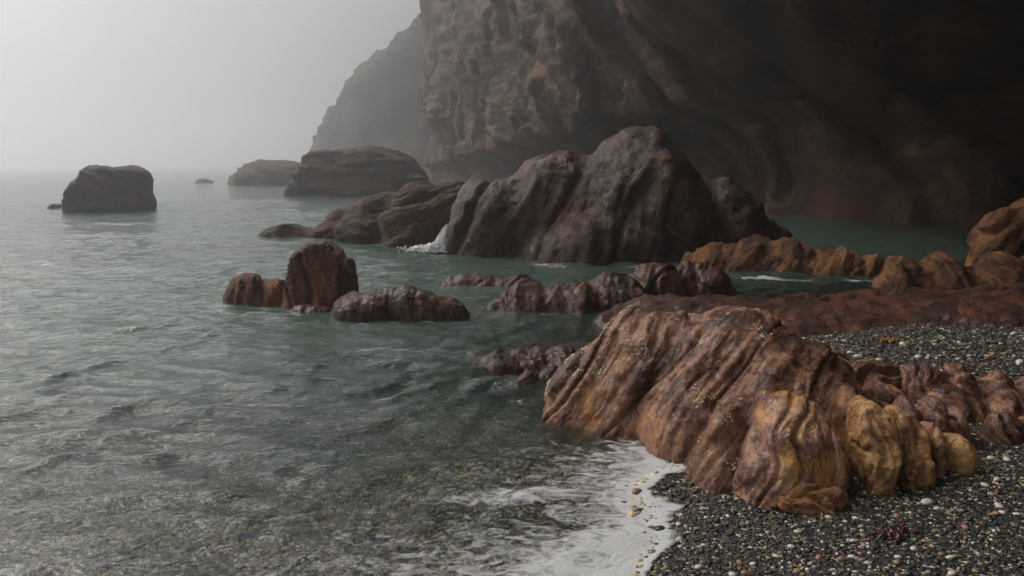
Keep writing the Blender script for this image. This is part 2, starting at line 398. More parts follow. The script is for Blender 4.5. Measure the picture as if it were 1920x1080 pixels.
m1 = T.n('ShaderNodeMixShader'); T.l(T.ramp(T.mrange(dp, 0, 1.2), [(0, (0.04,) * 3), (0.25, (0.22,) * 3), (0.6, (0.78,) * 3), (1, (0.99,) * 3)]), m1.inputs[0])
T.l(tr.outputs[0], m1.inputs[1]); T.l(df.outputs[0], m1.inputs[2])
m2 = T.n('ShaderNodeMixShader'); T.l(fr.outputs[0], m2.inputs[0]); T.l(m1.outputs[0], m2.inputs[1]); T.l(gl.outputs[0], m2.inputs[2])
T.l(m2.outputs[0], T.out.inputs[0])
sea = link('sea', me, T.m); tag(sea, 'grey green sea with small waves', None, None, 'structure')

# ------------------------------------------------------------------ cliffs
def catmull(pts, n):
    pts = np.array(pts, float); P = np.vstack([2 * pts[0] - pts[1], pts, 2 * pts[-1] - pts[-2]])
    out = []
    for i in range(1, len(P) - 2):
        t = np.linspace(0, 1, n, endpoint=False)[:, None]
        out.append(0.5 * (2 * P[i] + (P[i + 1] - P[i - 1]) * t + (2 * P[i - 1] - 5 * P[i] + 4 * P[i + 1] - P[i + 2]) * t ** 2 + (-P[i - 1] + 3 * P[i] - 3 * P[i + 1] + P[i + 2]) * t ** 3))
    return np.vstack(out + [P[-2][None]])
# columns: x, y, cave roof height, cave depth, lean; roof and lean shaped for shade
CL = [(14, 185, 2, 0, 0.0), (-4, 155, 2, 0, 0.0), (-13.2, 133, 2, 0.5, 0.0), (-12.6, 122, 2.4, 1, 0.0), (-8.6, 108, 3.0, 2, 0.02), (-3.5, 92, 4.0, 3, 0.04), (1.5, 74, 4.5, 4, 0.08), (5.2, 58, 5.0, 5, 0.14), (8.2, 45.5, 5.5, 5, 0.25), (10.5, 37, 5.5, 4, 0.5),
      (13.5, 31, 5.5, 3, 0.75), (17, 28, 5.5, 3, 0.85), (19.5, 23, 5.5, 3, 0.85), (19, 17, 5.5, 3, 0.8), (17.5, 10, 5.5, 3, 0.65), (16, 2, 6, 2, 0.4), (15, -8, 4, 1, 0.2), (12, -20, 3, 0, 0.0), (14, -45, 3, 0, 0)]  # last columns: unseen wall beside and behind the camera, added to block sky light
cv = catmull(CL, 40)
seg = np.hypot(*np.diff(cv[:, :2], axis=0).T); arc = np.concatenate([[0], np.cumsum(seg)])
ss = np.arange(0, arc[-1], 0.30); cv = np.stack([np.interp(ss, arc, cv[:, i]) for i in range(5)], 1)
tg = np.gradient(cv[:, :2], axis=0)
ker = np.ones(31) / 31
tg = np.stack([np.convolve(np.pad(tg[:, i], 15, 'edge'), ker, 'valid') for i in range(2)], 1)
tg /= np.linalg.norm(tg, axis=1)[:, None]
nrm = np.stack([tg[:, 1], -tg[:, 0]], 1)                # points into the cove
TOP = 44.0
zz = np.concatenate([np.arange(-2.5, 16, 0.20), np.arange(16, TOP, 0.4), [TOP]])
nb = 10
S, Zg = np.meshgrid(np.arange(len(cv)), zz, indexing='ij')
roof = cv[S, 2]; dep = cv[S, 3]; lean = cv[S, 4]
u_ = np.clip(Zg / roof, 0, 1)
off = -dep * np.sqrt(np.clip(1 - u_ ** 2.5, 0, 1)) + 2.2 * lean * np.clip(Zg - roof, 0, 9)  # brow above the view stretched out to shade the cave and beach
X = cv[S, 0] + nrm[S, 0] * off; Y = cv[S, 1] + nrm[S, 1] * off
Vc = np.stack([X.ravel(), Y.ravel(), Zg.ravel()], 1)
Nh = np.stack([nrm[S, 0].ravel(), nrm[S, 1].ravel(), 0 * X.ravel()], 1)
lay = np.stack([Vc[:, 0] * 0.12, Vc[:, 1] * 0.12, Vc[:, 2] * 0.9 + 0.25 * Vc[:, 0]], 1)
disp = 1.7 * fbm(Vc * 0.085 + 3, 3, 0.5) + 0.14 * ridged(lay * 0.8, 4, 0.6) + 0.09 * fbm(Vc * 1.1, 4, 0.65)
jt = (S.ravel() * 0.30) * 0.17 + 0.10 * Vc[:, 2] + 0.7 * fbm(Vc * 0.09 + 33, 3); jt = jt - np.floor(jt)          # slabby joint faces
disp = disp + 1.0 * (np.minimum(jt, (1 - jt) * 5) - 0.4)
tt = lay[:, 2] * 0.55 + 0.8 * fbm(Vc * 0.16 + 21, 4); tt = tt - np.floor(tt)
disp = disp + 0.5 * (np.minimum(tt, (1 - tt) * 8) - 0.4) * np.clip(0.5 + 1.4 * perlin(Vc * 0.13 + 60), 0, 1)
Vc = Vc + Nh * disp[:, None]
strata = Vc[:, 2] * 0.9 + 0.3 * Vc[:, 0] + 0.8 * fbm(Vc * 0.2, 2)
# unseen turf-less top added behind the brink to stop light leaking in
G = Vc.reshape(len(cv), len(zz), 3); back = [G]
for j in range(1, nb + 1):
    r = G[:, -1:, :].copy(); r[:, 0, :2] -= nrm * (j * 3.0); r[:, 0, 2] += 0.4 * j ** 0.5 - 0.2 * j
    back.append(r)
G = np.concatenate(back, 1)
me = mesh_from('cliff', G.reshape(-1, 3), grid_faces(G.shape[0], G.shape[1]))
st2 = np.concatenate([strata.reshape(len(cv), len(zz)), np.repeat(strata.reshape(len(cv), len(zz))[:, -1:], nb, 1)], 1)
attr(me, 'strata', st2.ravel() * 0.12)
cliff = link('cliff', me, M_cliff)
tag(cliff, 'tall overhanging brown cliff hollowed by a dark sea cave', 'cliff')

# far headland: a steep-faced shoulder coming down to the sea in the mist
hx = np.arange(-74, 70, 0.75); hy = np.arange(172, 320, 0.75)
HX, HY = np.meshgrid(hx, hy, indexing='ij')
prof = np.interp(hx / 1.38, [-54, -46, -42.5, -40.5, -37, -34, -32, -29.5, -27.5, -24, -20, -16, -10, 0, 28, 44], [-3, -2.8, -1.5, 3.5, 9, 13.5, 16.5, 19.5, 21, 23, 26, 28.5, 31, 33, 35, 35]) * 1.38
front = np.interp(hx / 1.38, [-54, -43, -31, -18, -6, 6, 44], [153, 149, 144, 137, 133, 131, 130]) * 1.38
Pn = np.stack([HX.ravel() * 0.06, HY.ravel() * 0.06, 0 * HX.ravel()], 1)
fy = HY - front[:, None] + (2.6 * fbm(Pn * 0.9 + 5, 3)).reshape(HX.shape)
t = np.clip(fy / 16.0, 0, 1); step = t * 0.75 + 0.25 * sstep(0.25, 1.0, t)
hz = -2.5 + (prof[:, None] + 2.5) * step + (1.0 * ridged(Pn * 4, 3) + 1.0 * fbm(Pn * 2.2, 3)).reshape(HX.shape) * np.clip(t * 3, 0, 1)
Vh = np.stack([HX.ravel(), HY.ravel(), hz.ravel()], 1); Fh = grid_faces(len(hx), len(hy))
Vh = Vh + vnormals(Vh, Fh) * (2.2 * fbm(Vh * np.array([0.07, 0.07, 0.12]) + 3, 5, 0.6) + 0.8 * ridged(Vh * np.array([0.1, 0.1, 0.3]) + 9, 3))[:, None]
me = mesh_from('headland', Vh, grid_faces(len(hx), len(hy)))
attr(me, 'strata', Vh[:, 2] * 0.05 + 0.02 * Vh[:, 0])
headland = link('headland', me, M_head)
tag(headland, 'pale headland cliff sloping down into the sea mist', 'headland')

# ------------------------------------------------------------------ rocks in the sea
def rock(name, label, prims, h, seed, mat, group=None, cat='rock', **kw):
    me, b = rock_mesh(name, prims, h, seed, **kw)
    o = link(name, me, mat, loc=b); tag(o, label, cat, group); return o

rock('sea_stack', 'blocky flat topped brown sea stack standing alone in the mist', [(-21.9, 43.4, -0.4, 2.25, 2.0, 2.72, 26, 7)], 0.08, 3, M_stack, None, 'sea stack',
     N=(0.25, 0.1, 1), zmin=-2.2, planes=[(-0.70, -0.35, 0.62, -23.0, 42.5, 1.75), (0.45, 0.2, 0.85, -20.2, 43.4, 2.3), (0.3, -0.85, 0.40, -21, 41.6, 1.6), (-0.9, -0.4, 0.15, -23.7, 42.5, 0.4)],
     big=(0.10, 0.6), streak=(0.06, 1.6, 0.2), crack=(0.12, 0.6, 0.04), fine=(0.035, 5), warp=0.15, step=(0.14, 1.1))
rock('tiny_rock', 'tiny low rock awash beside the blocky sea stack', [(-25.9, 45.2, -0.2, 0.45, 0.3, 0.45), (-25.5, 45.3, -0.2, 0.3, 0.3, 0.38)], 0.05, 4, M_stack, zmin=-2.0, big=(0.06, 1.5), streak=(0.03, 4, .3), crack=(0.02, 2, .05), fine=(0.01, 12))
rock('headland_rock', 'broad flat topped grey rock at the foot of the misty headland', [(-13.2, 67, -0.5, 5.6, 5.0, 4.1, 0, 4), (-9, 66, -0.5, 2.2, 3.5, 2.9, 0, 3)], 0.2, 5, M_stack, None, 'rock',
     N=(0.1, 0.05, 1), zmin=-2.2, planes=[(-0.85, -0.1, 0.5, -17.3, 66, 1.9), (0, -1, 0.6, -13, 63, 2.2)], big=(0.35, 0.22), streak=(0.16, 0.8, 0.2), crack=(0.2, 0.3, 0.05), fine=(0.06, 2.5))
rock('distant_rock', 'faint low rock almost lost in the fog beyond the headland', [(-29.5, 101, -0.5, 5.2, 4, 3.4, 0, 2.6), (-34, 103, -0.5, 2.6, 3, 2.0, 0, 2.5)], 0.25, 6, M_stack, N=(0.1, 0.05, 1), zmin=-2.2, big=(0.4, 0.2), streak=(0.2, 0.7, 0.2), crack=(0.1, 0.3, .05), fine=(0.06, 2))
rock('distant_skerry', 'barely visible skerry breaking the surface far out in the fog', [(-43.5, 113, -0.4, 1.3, 1, 0.95), (-42.6, 113, -0.4, .8, .8, .75)], 0.12, 8, M_stack, zmin=-2.0, big=(0.1, 0.6), streak=(0.05, 2, .3), crack=(0.02, 1, .05), fine=(0.02, 6))

rock('boulder', 'huge two humped mottled boulder before the dark cave', [(-0.35, 22.5, -0.4, 1.35, 1.6, 2.45, 0, 3), (1.35, 22.9, -0.4, 1.9, 2.2, 3.15, 0, 2.4), (3.55, 22.3, -0.4, 2.1, 2.6, 3.8, 10, 2.2), (5.5, 23.4, -0.4, 2.2, 2.2, 2.55, 0, 2), (2.2, 20.9, -0.4, 2.2, 1.4, 1.5), (7.0, 23.8, -.4, 1.6, 1.5, 1.4)],
     0.075, 9, M_boul, None, 'boulder', k=0.22, N=(0.95, -0.25, -0.25), zmin=-2.0, big=(0.18, 0.45), streak=(-0.07, 0.8, 0.2), crack=(0.18, 0.45, 0.05), fine=(0.035, 4.5), warp=0.4, step=(0.09, 0.75), soft=[(3.6, 21.5, 2.2, 1.7)])
rock('sloping_ledge', 'low brown rock ledge sloping into the sea left of the huge boulder', [(-2.3, 25.2, -0.4, 1.7, 1.8, 2.2, 0, 3), (-4.0, 26.1, -0.4, 1.8, 1.3, 1.85, 0, 2.5), (-5.9, 27.0, -0.4, 1.0, .8, 1.35), (-7.5, 27.4, -0.4, 1.4, .7, .75)],
     0.08, 10, M_stack, None, 'rock', k=0.4, N=(-0.35, 0.1, 1), zmin=-2.0, big=(0.2, 0.6), streak=(0.10, 1.2, 0.25), crack=(0.10, 0.6, 0.05), fine=(0.03, 5))

rock('standing_rock', 'upright rusty brown rock with vertical clefts rising from the sea', [(-3.47, 13.9, -0.3, 0.50, 0.5, 1.36, 0, 6), (-2.98, 14.1, -0.3, 0.22, 0.42, 1.07, 0, 5), (-3.55, 13.6, -0.3, 0.52, 0.4, 0.6)],
     0.024, 12, M_stand, None, 'rock', k=0.05, N=(1, 0.3, 0.12), zmin=-1.4, planes=[(-0.97, 0, 0.22, -3.86, 13.9, 0.6), (0.55, 0, 0.8, -3.15, 13.9, 0.98), (-0.5, -0.2, 0.8, -3.72, 13.9, 0.95), (0, -0.95, 0.3, -3.4, 13.5, 0.5)], big=(0.03, 1.6), streak=(0.03, 3.2, 0.12), crack=(0.07, 2.2, 0.06), fine=(0.010, 16), warp=0.12)
rock('rusty_rock', 'small rusty rock pressed against the upright clefted rock', [(-4.7, 14.0, -0.3, 0.42, 0.4, 0.76, 0, 3), (-4.25, 14.0, -0.3, 0.36, 0.38, 0.68, 0, 3), (-5.0, 14.0, -.3, .2, .3, .5)],
     0.024, 13, M_stand, k=0.06, N=(1, 0.3, -0.2), zmin=-1.4, big=(0.05, 1.8), streak=(0.04, 3.0, 0.15), crack=(0.05, 2, 0.06), fine=(0.010, 16), warp=.12)
rock('washed_rock', 'low wet rock barely above water at the foot of the clefted rock', [(-3.45, 13.0, -0.3, 0.42, 0.28, 0.42), (-3.15, 12.95, -0.3, .25, .22, .36)], 0.024, 14, M_red, zmin=-1.4, big=(0.04, 2.5), streak=(0.03, 5, 0.2), crack=(0.02, 3, .05), fine=(0.008, 18))
rock('whaleback_rock', 'dark red whaleback rock with a cleft, lapped by small waves', [(-2.38, 12.62, -0.3, 0.50, 0.5, 0.70, 0, 3), (-1.62, 12.7, -0.3, 0.92, 0.48, 0.74, -3, 2.5), (-0.95, 12.75, -.3, .32, .3, .48)],
     0.024, 15, M_red, k=0.07, N=(0.9, -0.2, 0.5), zmin=-1.4, big=(0.05, 1.5), streak=(0.03, 2.5, 0.2), crack=(0.06, 1.3, 0.05), fine=(0.010, 14))
rock('flat_reef', 'thin flat brown reef just showing behind the humped reef', [(-0.75, 16.1, -0.3, 0.8, 0.5, 0.52), (0.05, 16.1, -0.3, 0.7, .45, 0.46), (-1.2, 16.1, -.3, .4, .3, .4)], 0.035, 16, M_red, k=.1, zmin=-1.6, big=(0.05, 1.5), streak=(0.04, 2.5, .2), crack=(0.04, 1.5, .05), fine=(0.012, 12))
rock('humped_reef', 'dark red reef of rounded humps lying in front of the huge boulder', [(-0.25, 13.5, -0.3, 0.35, 0.3, 0.42), (0.3, 13.4, -0.3, 0.6, 0.6, 0.74), (1.05, 13.4, -0.3, 0.7, 0.65, 0.78), (1.85, 13.8, -0.3, .7, .65, .86), (2.65, 14.6, -0.3, .7, .7, .92), (3.5, 15.0, -0.3, .75, .7, .84)],
     0.032, 17, M_red, k=0.12, N=(0.85, -0.4, 0.35), zmin=-1.4, big=(0.08, 1.3), streak=(0.06, 2.2, 0.2), crack=(0.07, 1.2, 0.06), fine=(0.014, 10))
rock('rock_shelf', 'wide low brown rock shelf between the folded boulder and the tawny ridge', [(3.0, 12.0, -0.3, 1.8, 1.3, 0.62, 0, 2.5), (6.0, 11.9, -0.3, 3.0, 1.7, 0.66, 0, 2.5), (9.3, 11.8, -0.3, 3.2, 2.2, 0.76, 0, 2.5)],
     0.05, 18, M_red, k=0.3, N=(0.3, -0.6, 0.8), zmin=-1.0, big=(0.10, 0.9), streak=(0.05, 2.0, 0.3), crack=(0.06, 1.0, 0.05), fine=(0.022, 8), step=(0.12, 1.6))
rock('tawny_ridge', 'tawny orange rock ridge along the edge of the cave pool', [(4.9, 19.2, -0.3, .9, .8, .82), (5.7, 18.8, -0.3, .85, .8, .98), (6.5, 18.4, -0.3, .85, .75, 1.0), (7.3, 18.1, -0.3, .8, .7, .86), (8.2, 17.7, -0.3, .8, .5, .60), (9.0, 17.5, -.3, .7, .5, .58)],
     0.04, 19, M_orange, k=0.15, N=(0.8, -0.3, -0.5), zmin=-1.5, big=(0.10, 1.0), streak=(0.07, 1.9, 0.2), crack=(0.08, 1.1, 0.06), fine=(0.016, 9))
rock('clefted_rock', 'tawny rounded rock with parallel clefts at the right of the cave pool', [(7.75, 15.7, -0.3, .5, .6, .92), (8.5, 15.6, -0.3, .75, .7, 1.0), (9.5, 15.6, -0.3, .85, .8, 1.0), (10.6, 15.5, -.3, .9, .8, 1.0)],
     0.04, 20, M_orange, k=0.1, N=(0.9, -0.1, 0.5), zmin=-1.2, big=(0.09, 1.0), streak=(0.06, 2.0, 0.2), crack=(0.12, 1.0, 0.06), fine=(0.016, 9))
rock('leaning_pillar', 'tall tawny rock pillar rising beside the cave pool', [(10.5, 16.8, -0.3, .75, .7, 1.85, 0, 2.3), (11.3, 16.9, -0.3, .8, .9, 2.3, 0, 2.4), (12.4, 17, -.3, 1, 1, 2.7)],
     0.05, 21, M_orange, k=0.2, N=(0.8, -0.2, -0.6), zmin=-1.2, big=(0.12, 0.9), streak=(0.08, 1.6, 0.2), crack=(0.10, 0.9, 0.06), fine=(0.018, 8))
rock('wet_rock', 'low dark red wet rock in the shallows left of the folded boulder', [(-0.15, 9.6, -0.3, 0.38, 0.40, 0.42), (0.25, 9.65, -0.3, 0.40, 0.42, 0.49), (0.66, 9.5, -0.3, .32, .42, .50)],
     0.02, 22, M_red, k=0.08, N=(0.7, -0.3, 0.7), zmin=-0.9, big=(0.05, 2), streak=(0.035, 4, 0.2), crack=(0.03, 2, .05), fine=(0.008, 18))
rock('small_wet_rock', 'small dark red rock touching the side of the folded boulder', [(0.2, 8.65, -0.3, 0.22, 0.26, 0.42), (0.45, 8.7, -0.3, .2, .25, .48)], 0.018, 23, M_red, k=.06, zmin=-0.9, big=(0.04, 3), streak=(0.03, 6, .2), crack=(0.02, 3, .05), fine=(0.008, 20))

# low ribs of rock on the shingle
rock('rock_rib', 'brown ribbed rock on the shingle close behind the folded boulder', [(3.0, 7.5, 0.0, .32, .5, .66), (3.25, 7.1, 0.0, .35, .5, .60), (3.2, 6.7, 0, .35, .4, .56), (3.5, 7.3, 0, .3, .4, .55)],
     0.018, 24, M_fore, k=.08, N=(0.9, -0.4, 0.2), zmin=-0.2, big=(0.05, 2), streak=(0.045, 4.2, .2), crack=(0.06, 2.4, .06), fine=(0.008, 20))
rock('knobbly_rock', 'row of knobbly brown rock ribs half buried in shingle', [(3.75, 7.15, 0.1, .22, .35, .48), (4.1, 7.15, .1, .2, .35, .50), (4.42, 7.1, .1, .2, .32, .44), (3.9, 6.8, .1, .3, .3, .36), (4.35, 6.75, .1, .3, .3, .33), (4.75, 7.0, .1, .25, .3, .40), (5.1, 7.2, .1, .22, .3, .46), (5.05, 6.75, .1, .3, .25, .30), (5.5, 7.1, .1, .25, .3, .40)],
     0.018, 25, M_fore, k=.05, N=(0.95, -0.1, 0.2), zmin=-0.1, big=(0.05, 2.5), streak=(0.04, 5, .2), crack=(0.05, 3, .06), fine=(0.008, 20))
rock('toe_shaped_rock', 'toe shaped brown stones in a row beside the ochre blocks', [(3.12, 6.1, 0.1, .13, .28, .50), (3.36, 6.15, .1, .14, .28, .46), (3.58, 6.2, .1, .12, .24, .38)],
     0.014, 26, M_fore, k=.02, N=(0.95, -0.1, 0.2), zmin=-0.1, big=(0.03, 3), streak=(0.02, 6, .2), crack=(0.02, 4, .06), fine=(0.006, 24))
rock('end_stone', 'small brown rock lump alone on the shingle by the ribs', [(3.95, 6.15, 0.1, .18, .2, .34), (4.2, 6.2, .1, .2, .2, .3)], 0.014, 27, M_fore, k=.05, zmin=-0.1, big=(0.03, 3), streak=(0.025, 6, .2), crack=(0.02, 4, .06), fine=(0.006, 24))

# ------------------------------------------------------------------ the folded boulder in the foreground
BASE = (1.9, 6.2, 0.1)
fb = bpy.data.objects.new('folded_boulder', None); COL.objects.link(fb); fb.location = BASE
tag(fb, 'big brown folded boulder with golden patches at the edge of the shingle', 'boulder')
NF = (0.80, -0.42, -0.42)
def fpart(name, prims, h, seed, mat, **kw):
    me, b = rock_mesh(name, prims, h, seed, base=BASE, **kw)
    o = link(name, me, mat, fb); return o
body = fpart('body', [(2.02, 6.95, -0.1, .78, .85, 1.24, 0, 2.2), (2.5, 6.7, -0.1, .56, .80, 1.0), (1.62, 7.3, -0.1, .6, .6, 1.16), (1.2, 7.4, -0.1, .62, .62, 1.12), (.72, 7.45, -0.1, .48, .45, .72), (1.55, 6.55, -0.1, .45, .55, .80), (2.15, 6.1, -0.1, .60, .66, .96), (1.66, 5.85, -.1, .36, .45, .66),
     (2.62, 6.0, -.1, .45, .52, .80), (2.0, 5.75, -.1, .36, .45, .74), (1.60, 5.72, .42, .17, .16, .17, 0, 2, .05)],
     0.0135, 31, M_fore, k=0.13, N=NF, zmin=-0.35, big=(0.06, 1.6), streak=(-0.062, 1.9, 0.17), crack=(0.055, 1.5, 0.03), fine=(0.007, 16), warp=0.26, step=(0.032, 3.4), soft=[(2.15, 6.7, 1.05, .50)])
fpart('lobe', [(2.02, 5.62, -.1, .37, .52, .85, -10, 2.4), (1.80, 5.48, -.1, .25, .32, .55, 0, 2, .1), (2.24, 5.45, -.1, .17, .34, .68, 0, 2.2, .04)], 0.0135, 37, M_lobe, k=.06, N=NF, zmin=-0.15, big=(0.045, 2.0), streak=(-0.02, 4.0, 0.2), crack=(0.03, 2.2, .04), fine=(0.006, 18), step=(0.022, 5.0))
fpart('block', [(2.60, 5.58, 0, .118, .42, .70, -6, 5.0)], 0.013, 32, M_block, k=.03, N=(1, 0, 0.1), zmin=-0.1, planes=[(0, -0.75, 0.65, 2.5, 5.28, 0.5), (0.7, 0, 0.7, 2.67, 5.4, 0.64)], big=(0.03, 2.5), streak=(0.012, 6, .2), crack=(0.02, 3.5, .05), fine=(0.006, 22))
fpart('block', [(2.87, 5.60, 0, .098, .36, .62, -4, 5.0)], 0.013, 33, M_block, k=.03, N=(1, 0, 0.1), zmin=-0.1, planes=[(0, -0.75, 0.65, 2.8, 5.38, 0.44), (0.7, 0, 0.7, 2.93, 5.4, 0.56)], big=(0.03, 2.5), streak=(0.012, 6, .2), crack=(0.02, 3.5, .05), fine=(0.006, 22))
fpart('block', [(3.06, 5.62, 0.05, .066, .25, .48, 0, 2.8)], 0.012, 34, M_fore, k=.03, N=(1, 0, 0.1), zmin=-0.1, big=(0.03, 2.5), streak=(0.012, 6, .2), crack=(0.02, 3.5, .05), fine=(0.006, 22))
fpart('block', [(3.23, 5.62, 0.1, .10, .20, .35, 30, 2.4)], 0.012, 35, M_block, k=.03, N=(1, 0, 0.1), zmin=-0.1, big=(0.03, 2.5), streak=(0.012, 6, .2), crack=(0.02, 3.5, .05), fine=(0.006, 22))
fpart('slab', [(2.05, 5.14, 0.05, .24, .14, .23, -8, 2.6)], 0.012, 36, M_slab, k=.03, N=(0.2, -0.6, 0.8), zmin=-0.1, big=(0.04, 3), streak=(0.02, 6, .2), crack=(0.025, 4, .05), fine=(0.006, 22))

# barnacles and limpets clustered along the creases of the boulder
bme = body.data; nv = len(bme.vertices)
bv = np.empty(nv * 3, np.float32); bme.vertices.foreach_get('co', bv); bv = bv.reshape(-1, 3)
bn = np.empty(nv * 3, np.float32); bme.vertex_normals.foreach_get('vector', bn); bn = bn.reshape(-1, 3)
br = np.random.RandomState(3)
cl_ = perlin(bv * 3.1 + 40) + 0.5 * perlin(bv * 9.0 + 11)
cand = np.where((cl_ > 0.42) & (bv[:, 2] > 0.12) & (bn[:, 1] < 0.25) & (bn[:, 2] > -0.2))[0]
pick = br.choice(cand, min(700, len(cand)), replace=False)
cone = np.array([(math.cos(a), math.sin(a), 0) for a in np.arange(6) * math.pi / 3] + [(.45 * math.cos(a + .5), .45 * math.sin(a + .5), .75) for a in np.arange(6) * math.pi / 3] + [(0, 0, .55)])
cf = []
for a in range(6):
    b_ = (a + 1) % 6; cf += [(a, b_, 6 + b_), (a, 6 + b_, 6 + a), (6 + a, 6 + b_, 12)]
BV, BF = [], []
for m_, i_ in enumerate(pick):
    n_ = bn[i_]; t_ = np.cross(n_, (0.3, 0.5, 0.8)); t_ /= np.linalg.norm(t_); u2 = np.cross(n_, t_); r_ = br.uniform(0.006, 0.012)
    BV.append(bv[i_] - n_ * 0.002 + r_ * (cone[:, :1] * t_ + cone[:, 1:2] * u2 + cone[:, 2:] * n_)); BF.append(np.array(cf) + 13 * m_)
T = NT('barnacle'); geo = T.n('ShaderNodeNewGeometry'); b = T.n('ShaderNodeBsdfPrincipled'); b.inputs['Roughness'].default_value = 0.6
T.l(T.ramp(geo.outputs['Random Per Island'], [(0, (0.45, 0.40, 0.30)), (0.5, (0.60, 0.48, 0.24)), (1, (0.7, 0.64, 0.52))]), b.inputs['Base Color']); T.l(b.outputs[0], T.out.inputs[0])
o = link('barnacles', mesh_from('barnacles', np.vstack(BV), np.vstack(BF), False), T.m, fb); o['kind'] = 'stuff'

# ------------------------------------------------------------------ pebbles
def ico(sub=0):
    import bmesh
    bm = bmesh.new(); bmesh.ops.create_icosphere(bm, subdivisions=sub + 1, radius=1)
    V = np.array([v.co[:] for v in bm.verts]); Fc = np.array([[v.index for v in f.verts] for f in bm.faces]); bm.free(); return V, Fc
IV, IF = ico(0)
pr_ = np.random.RandomState(5)
T = NT('pebble_mix'); geo = T.n('ShaderNodeNewGeometry')
b = T.n('ShaderNodeBsdfPrincipled'); b.inputs['Roughness'].default_value = 0.42
T.l(pebble_ramp(T, geo.outputs['Random Per Island']), b.inputs['Base Color']); T.l(b.outputs[0], T.out.inputs[0]); M_peb = T.m
def scatter(n, x0, x1, y0, y1, keep):
    x = pr_.uniform(x0, x1, n); y = pr_.uniform(y0, y1, n); m = keep(x, y); return x[m], y[m]
areas = [scatter(38000, 0.2, 5.4, 3.6, 7.0, lambda x, y: (shore_sd(x, y) > -0.15) & (x < 0.72 * y + .3)),
         scatter(13000, 2.6, 9.5, 6.6, 11.5, lambda x, y: (shore_sd(x, y) > 0) & (x < 0.72 * y)),
         scatter(17000, -4.6, 1.2, 3.6, 7.0, lambda x, y: (shore_sd(x, y) < 0) & (x > -0.72 * y))]
px = np.concatenate([a[0] for a in areas]); py = np.concatenate([a[1] for a in areas])
ps = np.exp(pr_.normal(math.log(0.0074), 0.42, len(px))); far = py > 7; ps[far] *= 1.7
ps[shore_sd(px, py) < 0] *= 1.45
big = np.argsort(-ps / py * (shore_sd(px, py) > 0))[:290]
isbig = np.zeros(len(px), bool); isbig[big] = True
pz = bed_z(px, py)
def pebble_verts(sx, sy, sz, rot, cx, cy_, cz, jit):
    B = IV[None] * (1 + jit); P = np.stack([B[..., 0] * sx[:, None], B[..., 1] * sy[:, None], B[..., 2] * sz[:, None]], -1)
    c, s = np.cos(rot)[:, None], np.sin(rot)[:, None]
    return np.stack([P[..., 0] * c - P[..., 1] * s + cx[:, None], P[..., 0] * s + P[..., 1] * c + cy_[:, None], P[..., 2] + cz[:, None]], -1)
under = (shore_sd(px, py) < -0.02) & ~isbig
ps[under] *= 1.35
q = ~isbig & ~under; n = q.sum()
sx = ps[q] * pr_.uniform(1, 1.6, n); sy = ps[q] * pr_.uniform(.8, 1.1, n); sz = ps[q] * pr_.uniform(.45, .8, n)
PV = pebble_verts(sx, sy, sz, pr_.uniform(0, 6.28, n), px[q], py[q], pz[q] + sz * 0.35, pr_.normal(0, .10, (n, 12, 1)))
PF = (IF[None] + (np.arange(n) * 12)[:, None, None]).reshape(-1, 3)
sh = link('shingle', mesh_from('shingle', PV.reshape(-1, 3), PF), M_peb)
tag(sh, 'countless small dark and pale pebbles covering the beach', 'shingle', None, 'stuff')
q = under; n = q.sum()
sx = ps[q] * pr_.uniform(1, 1.6, n); sy = ps[q] * pr_.uniform(.8, 1.1, n); sz = ps[q] * pr_.uniform(.45, .8, n)
PV = pebble_verts(sx, sy, sz, pr_.uniform(0, 6.28, n), px[q], py[q], pz[q] + sz * 0.35, pr_.normal(0, .10, (n, 12, 1)))
PF = (IF[None] + (np.arange(n) * 12)[:, None, None]).reshape(-1, 3)
T = NT('seabed_pebble_mix'); geo = T.n('ShaderNodeNewGeometry'); b = T.n('ShaderNodeBsdfPrincipled'); b.inputs['Roughness'].default_value = 0.5
T.l(T.ramp(geo.outputs['Random Per Island'], [(0.0, (0.03, 0.032, 0.03)), (0.25, (0.08, 0.07, 0.05)), (0.45, (0.18, 0.14, 0.085)), (0.62, (0.38, 0.27, 0.15)), (0.78, (0.56, 0.44, 0.27)), (0.93, (0.66, 0.62, 0.52))], 'CONSTANT'), b.inputs['Base Color']); T.l(b.outputs[0], T.out.inputs[0])
sb = link('seabed_pebbles', mesh_from('seabed_pebbles', PV.reshape(-1, 3), PF), T.m)
tag(sb, 'countless tan and cream pebbles under the clear shallow water', 'shingle', None, 'stuff')
IV2, IF2 = ico(1)
KINDS = [('white', (0.56, 0.52, 0.45), 'creamy white pebble lying loose on the dark shingle'), ('slate', (0.035, 0.04, 0.044), 'dark slate grey pebble lying on the shingle'),
         ('tan', (0.26, 0.17, 0.10), 'tan brown pebble lying on the dark shingle'), ('pink', (0.30, 0.15, 0.11), 'dull pink pebble lying on the dark shingle')]
pebmesh = {}
for kn, colr, lab in KINDS:
    T = NT(kn + '_pebble'); tc = T.n('ShaderNodeTexCoord'); b = T.n('ShaderNodeBsdfPrincipled')
    T.l(T.mix(T.noise(tc.outputs['Object'], 2.5, 4), tuple(c * 0.7 for c in colr), tuple(min(1, c * 1.25) for c in colr)), b.inputs['Base Color'])
    b.inputs['Roughness'].default_value = 0.4; T.l(b.outputs[0], T.out.inputs[0])
    for k in range(4):
        v = IV2 * (1 + 0.16 * perlin(IV2 * 1.3 + k * 9.1 + 3)[:, None]) * np.array([1.35, 1.0, 0.62])
        me = mesh_from('pebble', v, IF2); me.materials.append(T.m); pebmesh[kn, k] = me
